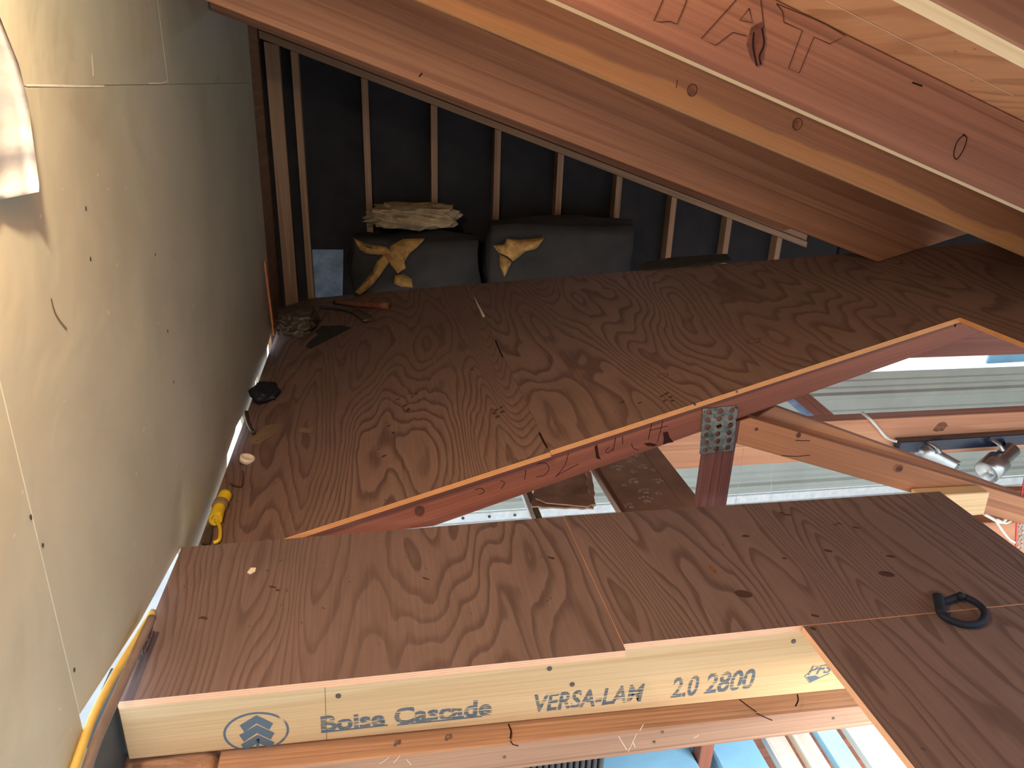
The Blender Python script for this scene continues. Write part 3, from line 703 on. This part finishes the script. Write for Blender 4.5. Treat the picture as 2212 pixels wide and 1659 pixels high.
wp3 = beam3('tan_strip', oZ(1140, 1058, -.35)+Vector((.0, .3, 0)), oZ(1163, 1116, -.35)+Vector((0, -.15, 0)), .022, .02, (0, 0, 1), M['tanpaper'])
tag(wp3, 'tan strip lying along the thin white trim', 'strip')

# track light on the tie beam
tl = thing('track_light', oY(2030, 960, 3.55), 'dark track light with brushed nickel spotlights on the orange beam', 'track light')
tA, tB = oY(1937, 963, 3.56), oY(2260, 942, 3.56)
ang = math.atan2(tB.z-tA.z, tB.x-tA.x); dv = Vector((math.cos(ang), 0, math.sin(ang)))
beam3('track_bar', tA, tB, .055, .075, (0, 0, 1), M['track'], tl, bevel=.004)
def spot(base, neck, c, axis, r1, L1, r2, L2):
    tube('spot_arm', [base, (Vector(base)+Vector(neck))/2+Vector((0, -.01, .012)), neck], .013, M['chrome'], tl, taper=(.7, 1.5), flat=.8)
    ax = Vector(axis).normalized(); mw = frame(c, ax.cross(Vector((.2, .9, .3))), ax.cross(ax.cross(Vector((.2, .9, .3)))))
    if (mw.to_3x3() @ Vector((0, 0, 1))).dot(ax) < 0: mw = mw @ Matrix.Rotation(math.pi, 4, 'X')
    s = lathe('spot_head', [(-L2, r2*.8), (-L2, r2), (0, r2), (.002, r1), (L1, r1*1.02), (L1, r1*.92), (L1-.05, r1*.8), (L1-.06, .005)], mw, M['chrome'], tl, 24)
    for k in range(6):
        th = k*math.pi/3; p = mw @ Vector((math.cos(th)*r2*.6, math.sin(th)*r2*.6, -L2))
        disc('vent_hole', p, -ax, .006, .006, ax.cross(Vector((0, 0, 1))), M['black'], s, h=.001, seg=8)
Y0 = 3.46
spot(oY(2142, 950, 3.52), oY(2166, 973, Y0), oY(2158, 996, Y0), oY(2130, 1008, Y0)-oY(2180, 984, Y0)+Vector((0, -.05, 0)), .072, .125, .05, .13)
spot(oY(2007, 957, 3.52), oY(2030, 978, Y0), oY(2020, 986, Y0+.03), oY(2005, 978, Y0+.1)-oY(2045, 1000, Y0), .056, .12, .045, .13)
cb1 = tube('white_cable', [oY(1865, 901, 3.62)+Vector((0, .02, .02)), oY(1880, 906, 3.585), oY(1897, 925, 3.585), oY(1915, 945, 3.585), oY(1938, 954, 3.545)], .009, M['white_cable'])
tag(cb1, 'white cable looping over the orange beam into the track light', 'cable')

# bottom chord ends and wiring at the right edge
pb = vboard('pale_beam_end', [oY(1990, 1072, 1.93).xz[:], oY(2139, 1064, 1.93).xz[:], oY(2126, 1112, 1.93).xz[:], oY(1990, 1122, 1.93).xz[:]], 1.93, .054, M['lvl'], bevel=.003)
tag(pb, 'pale knotty beam end beyond the right floor edge', 'beam')
ob = vboard('lower_chord', [oY(2128, 1061, 2.17).xz[:], oY(2250, 1060, 2.17).xz[:], oY(2250, 1128, 2.17).xz[:], oY(2118, 1120, 2.17).xz[:]], 2.17, .038, M['web'], bevel=.002)
tag(ob, 'orange timber chord behind the pale beam end', 'timber')
ob2 = vboard('lower_timber', [oY(2060, 1132, 2.1).xz[:], oY(2260, 1126, 2.1).xz[:], oY(2260, 1200, 2.1).xz[:], oY(2060, 1200, 2.1).xz[:]], 2.1, .06, M['beam'], bevel=.003)
tag(ob2, 'orange timber below the pale beam end at the right edge', 'timber')
yy = 2.0
for nm, pts, r, mt_, lab in (('white_cable', [(2198, 1078), (2188, 1100), (2172, 1122), (2160, 1128), (2140, 1118), (2126, 1110)], .006, 'white_cable', 'white cable sagging across the orange timber end'),
                             ('white_cable', [(2204, 1090), (2190, 1118), (2172, 1130), (2150, 1122), (2176, 1160), (2192, 1172)], .0045, 'white_cable', 'thin second white cable hanging to the floor corner'),
                             ('red_wire', [(2214, 1030), (2204, 1080), (2196, 1130), (2194, 1180), (2196, 1205)], .003, 'red_wire', 'thin red wire hanging at the right edge')):
    o = tube(nm, [oY(u, v, yy) for u, v in pts], r, M[mt_]); tag(o, lab, 'wire' if 'red' in nm else 'cable')
ch = thing('hanging_chain', oY(2204, 1180, 2.02), 'silver chain hanging at the right edge beside the red wire', 'chain')
for k in range(7):
    c = oY(2207-k*.6, 1096+k*14, 2.02); vv = []
    nn = 12
    rr = Vector((1, 0, 0)) if k % 2 else Vector((0, 1, 0))
    tube('chain_link', [c + rr*math.cos(t)*.008 + Vector((0, 0, 1))*math.sin(t)*.014 for t in [q*2*math.pi/nn for q in range(nn+1)]], .003, M['chrome'], ch, seg=6, n=2)

for px_, lab in ((((1606, 968), (1598, 1030), (1588, 1092)), 'left cobweb thread hanging from the diagonal truss web'), (((1668, 985), (1666, 1040), (1667, 1092)), 'right cobweb thread hanging from the diagonal truss web')):
    o = tube('cobweb_thread', [oY(u, v, 2.06) for u, v in px_], .0007, M['paper'], seg=5, n=3); tag(o, lab, 'cobweb', 'cobweb threads under the truss')

# ================================================================== THINGS BELOW THE PLATE
zs = -1.15
sh = hboard('lower_shelf', [(-.55, 1.0), (1.9, 1.0), (1.9, 2.9), (-.55, 2.9)], zs, .03, M['paleboard']); tag(sh, 'pale shelf deck below the floor opening', 'shelf')
def bin_(name, x0, x1, y0, y1, z0, h, label):
    t = thing(name, ((x0+x1)/2, (y0+y1)/2, z0), label, 'storage bin', 'blue plastic bins')
    i = .02
    vs_ = [(x0+i, y0+i, z0), (x1-i, y0+i, z0), (x1-i, y1-i, z0), (x0+i, y1-i, z0), (x0, y0, z0+h), (x1, y0, z0+h), (x1, y1, z0+h), (x0, y1, z0+h)]
    meshobj('bin_body', vs_, [(3, 2, 1, 0), (0, 1, 5, 4), (1, 2, 6, 5), (2, 3, 7, 6), (3, 0, 4, 7), (4, 5, 6, 7)], M['bluebin'], t)
    hboard('bin_lid', [(x0-.012, y0-.012), (x1+.012, y0-.012), (x1+.012, y1+.012), (x0-.012, y1+.012)], z0+h+.02, .02, M['bluebin'], t, bevel=.006)
bin_('storage_bin', .62, .93, 1.55, 2.0, zs, .42, 'pale blue plastic bin below the plate, beside the dark ribbed panel')
bin_('storage_bin', 1.02, 1.15, 1.55, 2.0, zs, .42, 'narrow pale blue plastic bin below the plate, beside the pale boards')
pw = vboard('short_post', [(.945, zs), (.99, zs), (.99, -.40), (.945, -.40)], 1.60, .05, M['chord'], ang=math.pi/2); tag(pw, 'short reddish post between the two pale blue bins', 'post')
for k, (x, w, lab) in enumerate(((1.20, .07, 'pale bleached board lying nearest the blue bins'), (1.285, .06, 'middle pale board of the row below the plate'), (1.36, .07, 'pale board in the row next to the wide white one'), (1.45, .17, 'wide white board at the right end of the row'))):
    o = hboard('pale_board', [(x, 1.30), (x+w, 1.30), (x+w+.05, 2.6), (x+.05, 2.6)], zs+.42+.02*k, .03, M['paleboard'] if k != 2 else M['bluebin'], xdir=(0, 1, 0)); tag(o, lab, 'board', 'pale boards below the plate')
sup = hboard('board_trestle', [(1.19, 1.7), (1.68, 1.7), (1.68, 1.78), (1.19, 1.78)], zs+.39, .36, M['chord']); tag(sup, 'low trestle under the row of pale boards', 'trestle')
rp = thing('ribbed_panel', (.3, 1.5, zs), 'dark ribbed panel standing below the plate', 'panel')
for k in range(22):
    vboard('rib', [(.20+k*.018, zs), (.212+k*.018, zs), (.212+k*.018, -.42), (.20+k*.018, -.42)], 1.50, .02, M['charcoal'], rp, bevel=.003)
vboard('panel_back', [(.19, zs), (.60, zs), (.60, -.42), (.19, -.42)], 1.521, .01, M['charcoal'], rp)

# unseen strip light added under the loft floor to brighten the things below
sl = thing('added_strip_light', (1.45, .9, -.13), 'unseen strip light added under the loft floor to brighten the things below', 'lamp')
hboard('light_housing', [(1.10, .84), (1.80, .84), (1.80, .96), (1.10, .96)], -.021, .05, M['white_trim'], sl, bevel=.006)
for yy_ in (.875, .925): tube('light_tube', [(1.12, yy_, -.088), (1.45, yy_, -.088), (1.78, yy_, -.088)], .013, M['tubeglow'], sl, seg=12, n=2)
al = bpy.data.lights.new('added_strip_glow', 'AREA'); al.shape = 'RECTANGLE'; al.size = .66; al.size_y = .08; al.energy = 11; al.color = (.93, .97, 1.0)
ao = bpy.data.objects.new('added_strip_glow', al); COL.objects.link(ao); ao.parent = sl; ao.matrix_parent_inverse = PM[sl.name].inverted(); ao.location = (1.45, .9, -.112)

# ================================================================== THINGS ON THE DECK
def bundle(name, px, yf, depth, label, seed):
    xs = [oY(u, v, yf) for u, v in px]; x0, x1 = xs[0].x, xs[1].x; zt = xs[1].z; z0 = -.25
    t = thing(name, ((x0+x1)/2, yf+depth/2, z0), label, 'insulation bundle', 'insulation bundles by the stud wall')
    lump('paper_facing', ((x1-x0)/2*.93, depth/2*.9, (zt-z0)/2*.90), Matrix.Translation(((x0+x1)/2, yf+depth/2, (zt+z0)/2-.01)), M['batt'], t, amp=.05, freq=1.6, rnd=.22, seed=seed, sub=4)
    return t
b1_ = bundle('insulation_bundle', [(745, 500), (1050, 500)], 4.47, .31, 'black paper insulation bundle with forked tear and crumpled paper on top', 2)
b2_ = bundle('insulation_bundle', [(1045, 470), (1395, 466)], 4.47, .31, 'black paper insulation bundle with one ragged tear, in front of middle studs', 5)
def tear(parent, pts, Y=4.452):
    """torn wool bulging out of the paper"""
    P = [oY(u, v, Y) for u, v in pts]; c = sum(P, Vector())/len(P); n = len(P); vs_ = []
    rings = [(1.0, .03), (.93, -.006), (.6, -.014), (.25, -.02)]
    for s_, d in rings:
        for p in P: vs_.append(c + (p-c)*s_ + Vector((random.uniform(-.004, .004), d+random.uniform(-.006, .006), random.uniform(-.004, .004))))
    fs = [(r*n+i, r*n+(i+1) % n, (r+1)*n+(i+1) % n, (r+1)*n+i) for r in range(len(rings)-1) for i in range(n)]
    vs_.append(c+Vector((0, -.02, 0))); b = (len(rings)-1)*n
    fs += [(b+i, b+(i+1) % n, len(vs_)-1) for i in range(n)]
    meshobj('torn_wool', vs_, fs, M['wool'], parent, True)
tear(b1_, [(762, 515), (790, 530), (835, 536), (850, 548), (825, 552), (790, 548), (775, 538)])
tear(b1_, [(845, 532), (870, 520), (918, 516), (905, 530), (885, 545), (872, 568), (876, 580), (858, 594), (845, 575), (832, 552)])
tear(b1_, [(832, 548), (842, 565), (822, 595), (800, 622), (775, 640), (765, 632), (785, 612), (805, 590), (815, 565)])
tear(b1_, [(852, 596), (875, 594), (888, 605), (892, 622), (868, 620), (852, 612)])
tear(b2_, [(1068, 532), (1090, 528), (1095, 516), (1120, 520), (1165, 517), (1178, 514), (1160, 538), (1135, 543), (1120, 556), (1108, 566), (1095, 556), (1078, 548)])
tear(b2_, [(1080, 550), (1095, 556), (1105, 566), (1098, 580), (1090, 600), (1082, 580)])
cp = lump('crumpled_paper', (.25, .10, .065), Matrix.Translation(oY(893, 467, 4.62)), M['kraft'], None, amp=.085, freq=2.6, rnd=.7, seed=4, sub=4, octv=2, flat=True)
tag(cp, 'crumpled tan paper heaped on the left insulation bundle', 'paper')
dp = vboard('daylight_patch', [oY(672, 660, 4.86).xz[:], oY(740, 660, 4.86).xz[:], oY(742, 540, 4.86).xz[:], oY(672, 540, 4.86).xz[:]], 4.875, .004, M['blue_patch_brace'])  # daylight leaking onto the sheathing, put in as a pale blue sheet
tag(dp, 'pale blue sheet painted as leaked daylight, low between stud and left bundle', 'light patch')
# vinyl bag and scraps at the far left corner of the deck
bg_ = lump('crumpled_bag', (.10, .12, .058), Matrix.Translation(oD(640, 692, .064)), M['bag'], None, amp=.035, freq=2.4, rnd=.55, seed=9, sub=5, octv=3); tag(bg_, 'crumpled dark vinyl bag against the wall at the back of the deck', 'bag')
def on_deck_poly(name, px, mat, label, cat, th=.004, lift=.0045, jag=0, wob=0):
    P = [oD(u, v, lift) for u, v in px]
    mw = frame(P[0], (1, 0, SD), (0, 1, 0)); inv = mw.inverted()
    o = slab(name, [(inv @ p)[:2] for p in P], th, mw, mat, None, None, 0, wob, jag); return tag(o, label, cat)
on_deck_poly('felt_scrap', [(660, 748), (672, 752), (700, 738), (758, 707), (742, 703), (695, 704), (680, 715), (688, 722), (668, 738)], M['darkscrap'], 'dark triangular felt scrap near the crumpled bag', 'scrap', jag=.03, wob=.004)
st = tube('dark_stick', [oD(722, 652, .02), oD(770, 657, .02), oD(838, 661, .02)], .02, M['chord'], n=3, taper=(.6, 1.1)); tag(st, 'dark stick with a blunt end behind the felt scrap', 'stick')
tg = tube('bent_strip', [oD(700, 662, .012), oD(740, 665, .012), (oD(775, 675, .012)), oD(796, 692, .012)], .035, M['bag'], n=4, flat=.3); tag(tg, 'dull bent strip beside the crumpled bag', 'strip')
bl_ = lump('black_wad', (.055, .075, .03), Matrix.Translation(oD(572, 846, .032)), M['black'], None, amp=.02, freq=2.2, rnd=.85, seed=3, sub=4); tag(bl_, 'black wad lying in the crack beside the wall', 'wad')
on_deck_poly('paper_scrap', [(535, 950), (578, 917), (608, 916), (590, 935), (560, 955), (545, 958)], M['tanpaper'], 'folded tan paper scrap near the wall crack', 'paper')
on_deck_poly('paper_tag', [(640, 930), (655, 922), (678, 928), (672, 935)], M['tanpaper'], 'small tan paper tag lying right of the folded scrap', 'paper')
cc = oD(532, 998, .001)
mwc = frame(cc + Vector((0, 0, .0)), (1, 0, SD), (0, 1, 0)) @ Matrix.Rotation(math.radians(35), 4, 'Y')@ Matrix.Translation((0, 0, .012))
cap = lathe('bottle_cap', [(-.010, .024), (-.010, .027), (.010, .027), (.011, .022), (.004, .02), (.003, .004)], mwc, M['paper'], None, 24); tag(cap, 'round white cap lying by the wall', 'cap')
slv = on_deck_poly('sunlight_sliver', [(1020, 631), (1024, 640), (1047, 681), (1042, 683), (1030, 656)], M['paper'], 'thin white chip painted as sunlight coming through the deck joint', 'light sliver', th=.006, lift=.0065)  # sliver of sunlight through the joint, put in as a white chip
lw = beam3('wall_lath', oX(575, 560, XW+.02)+Vector((0, -.05, 0)), oX(592, 722, XW+.02), .01, .035, (0, 1, 0), M['lath']); tag(lw, 'orange wooden lath at the far end of the left wall', 'lath')
# black board lying in the dark against the foot of the right studs
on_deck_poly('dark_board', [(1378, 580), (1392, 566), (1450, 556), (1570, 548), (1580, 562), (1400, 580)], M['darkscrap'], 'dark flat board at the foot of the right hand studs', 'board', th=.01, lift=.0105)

# cables and connector along the wall foot
cn = thing('yellow_connector', oD(470, 1100), 'yellow plug connector wrapped in tape along the wall foot', 'connector')
pA, pB, pC = oD(488, 1068, .02), oD(474, 1095, .02), oD(466, 1122, .02)
def alongtube(nm, a, b, r, mat, parent): return tube(nm, [a, (a+b)/2, b], r, mat, parent, seg=14, n=2)
alongtube('plug_body', pA, pA.lerp(pB, .75), .022, M['yellow'], cn)
alongtube('tape_wrap', pA.lerp(pB, .70), pA.lerp(pB, 1.0), .025, M['tanpaper'], cn)
alongtube('socket_body', pB, pC, .021, M['yellow'], cn)
lathe('socket_mouth', [(0, .021), (.006, .021), (.006, .014), (-.01, .012)], frame(pC, (1, 0, 0), (0, .3, 1)), M['yellow'], cn, 18)
yc0 = tube('yellow_cord', [pC, oD(475, 1140, .012), oD(474, 1165, .012), oD(462, 1172, .012)], .006, M['yellow'], cn)
on_deck_poly('grey_flap', [(434, 1172), (444, 1142), (452, 1130), (458, 1134), (457, 1155), (452, 1174)], M['bag'], 'grey rubber flap below the yellow connector', 'flap', th=.006, lift=.012)
wh = tube('bent_wire', [oD(524, 1018, .01), oD(522, 1045, .01), oD(516, 1050, .01), oD(498, 1044, .01)], .0035, M['copper'], n=3); tag(wh, 'bent brown wire on the deck between cap and connector', 'wire')
cord = tube('dark_rope', [oD(532, 890, .016), oD(535, 908, .016), oD(540, 922, .018), oD(548, 934, .02)], .008, M['bag'], n=5); tag(cord, 'dark rope end curling beside the folded paper scrap', 'rope')
xg = XW+.03
for nm, pts, r, mt_, lab, xp in (('yellow_cable', [(150, 1690), (185, 1590), (207, 1535), (255, 1445), (300, 1372), (330, 1322)], .0085, 'yellow_cable', 'flat yellow cable running along the gap below the wall', XW+.008),
                                 ('grey_cable', [(178, 1690), (205, 1610), (228, 1555), (262, 1480), (300, 1395), (328, 1335)], .010, 'grey_cable', 'thick grey cable beside the yellow one in the wall gap', XW+.034)):
    o = tube(nm, [oX(u, v, xp) for u, v in pts], r, M[mt_], seg=10); tag(o, lab, 'cable')
nt_ = thing('wire_tangle', oX(305, 1400, XW+.035), 'tangle of thin brown wires at the left floor edge', 'wire')
for k in range(7):
    c = oZ(316, 1392, .012) + Vector((-.012, 0, 0))
    pts = [c + Vector((random.uniform(-.012, .03), random.uniform(-.05, .05), random.uniform(-.006, .03))) for q in range(5)]
    tube('wire_strand', pts, .0013, M['copper'], nt_, seg=5, n=5)

# ================================================================== THINGS ON THE LOFT FLOOR
lp = thing('strap_loop', oZ(2075, 1318, 0), 'black fabric strap loop lying on the floor joint', 'strap')
lpx = [(2030, 1288), (2028, 1310), (2036, 1330), (2060, 1342), (2085, 1349), (2110, 1348), (2124, 1338), (2126, 1320), (2112, 1304), (2090, 1292), (2072, 1288), (2050, 1296), (2036, 1300)]
tube('strap_band', [oZ(u, v, .012) for u, v in lpx], .009, M['navy'], lp, n=5, seg=10)
tube('strap_tail', [oZ(2026, 1286, .02), oZ(2030, 1305, .018), oZ(2034, 1325, .014)], .014, M['navy'], lp, n=4, flat=.6)
tube('strap_clip', [oZ(2072, 1285, .018), oZ(2080, 1290, .02)], .010, M['navy'], lp, n=2)
def on_floor(name, px, mat, label, cat):
    P = [oZ(u, v, .0035) for u, v in px]; mw = frame(P[0], (1, 0, 0), (0, 1, 0)); inv = mw.inverted()
    return tag(slab(name, [(inv @ p)[:2] for p in P], .003, mw, mat, None, None, 0), label, cat)
on_floor('paper_bit', [(534, 1236), (542, 1226), (553, 1226), (551, 1233), (540, 1239)], M['paper'], 'small white paper bit on the left floor sheet', 'paper')
on_floor('wood_chip', [(1532, 1222), (1536, 1220), (1548, 1234), (1545, 1237)], M['knot'], 'small wood chip near the dark oval plugs', 'chip')
for k, (u, v, lab) in enumerate(((858, 1605, 'left bent staple lying on the plate under the stamp'), (968, 1592, 'right bent staple lying on the plate under the stamp'))):
    a = oZ(u-6, v+5, -.229); b = oZ(u+6, v-6, -.229)
    o = tube('bent_staple', [a, a.lerp(b, .3)+Vector((0, .004, .004)), a.lerp(b, .7)+Vector((0, -.003, .004)), b, a.lerp(b, .6)+Vector((.004, 0, .001))], .0022, M['nail'], seg=6, n=4); tag(o, lab, 'staple', 'bent staples on the plate')

# ================================================================== THINGS ON THE LEFT WALL
pw_ = [(-12, 40), (14, 70), (40, 140), (60, 220), (72, 310), (84, 385), (83, 405), (70, 412), (40, 422), (10, 434), (-40, 446), (-60, 300), (-60, 60)]
P3 = [oX(u, v, XW+.012) for u, v in pw_]
# hanging plastic sheet with soft folds
vsq, fsq = [], []; nu, nv = 16, 24
for j in range(nv+1):
    t = j/nv
    v0 = 20 + t*(415-20)
    ue = np.interp(v0, [20, 60, 140, 220, 310, 400, 420], [-8, 8, 40, 60, 72, 85, 84])
    for i in range(nu+1):
        s_ = i/nu; u0 = -180 + s_*(ue+180); v1 = v0 + (1-s_)*t*52
        d = .008 + .010*abs(math.sin(s_*7+t*1.5))*t + .006*math.sin(t*20)*t*t + (.012*t if s_ > .95 else 0)
        vsq.append(oX(u0, v1, XW+d))
for j in range(nv):
    for i in range(nu): fsq.append((j*(nu+1)+i, j*(nu+1)+i+1, (j+1)*(nu+1)+i+1, (j+1)*(nu+1)+i))
hs = meshobj('plastic_sheet', vsq, fsq, M['foil'], None, True); md = hs.modifiers.new('t', 'SOLIDIFY'); md.thickness = .001
tag(hs, 'silvery plastic sheet hanging at the left edge of the wall', 'plastic sheet')
NX = (1, 0, 0)
strokes('paint_scrape', [[oX(198, 118, XW), oX(201, 165, XW)]], NX, .008, M['paper'], wl)
strokes('paint_scrape', [[oX(345, 12, XW), oX(348, 38, XW)]], NX, .006, M['paper'], wl)
strokes('torn_seam', [[oX(u, v, XW) for u, v in ((56, 184), (120, 185), (170, 186), (225, 186))], [oX(u, v, XW) for u, v in ((320, 180), (345, 180), (362, 176))]], NX, .004, M['paper'], wl)
for u, v in ((66, 1117), (92, 1178), (160, 1447), (185, 450), (195, 560), (335, 550), (375, 825), (362, 715)):
    disc('screw_dimple', oX(u, v, XW), NX, .004, .005, (0, 1, 0), M['nail'], wl, h=.0008, seg=9, wob=.2)
strokes('scuff', [[oX(u, v, XW) for u, v in ((110, 645), (118, 675), (130, 695), (144, 712))]], NX, .006, M['tanpaper'], wl, smooth=3)

# ================================================================== ADDED LAMP, unseen beyond the frame's upper left, for the wall's warm glow
lm = thing('glow_lamp', (XW, .98, 1.62), 'bare bulb in a porcelain holder, added on the left wall for its warm glow', 'lamp')
mwl = frame((XW+.001, .98, 1.62), (0, 1, 0), (0, 0, 1))
lathe('lamp_holder', [(0, .055), (.012, .055), (.02, .035), (.05, .028)], mwl, M['white_trim'], lm)
lathe('lamp_bulb', [(.05, .013), (.07, .018), (.09, .029), (.11, .03), (.13, .02), (.138, .004)], mwl, M['bulb'], lm)
ld = bpy.data.lights.new('lamp_light', 'POINT'); ld.energy = 32; ld.color = (1, .86, .60); ld.shadow_soft_size = .03
lo = bpy.data.objects.new('lamp_light', ld); COL.objects.link(lo); lo.parent = lm; lo.matrix_parent_inverse = PM[lm.name].inverted(); lo.location = (XW+.2, .98, 1.62)
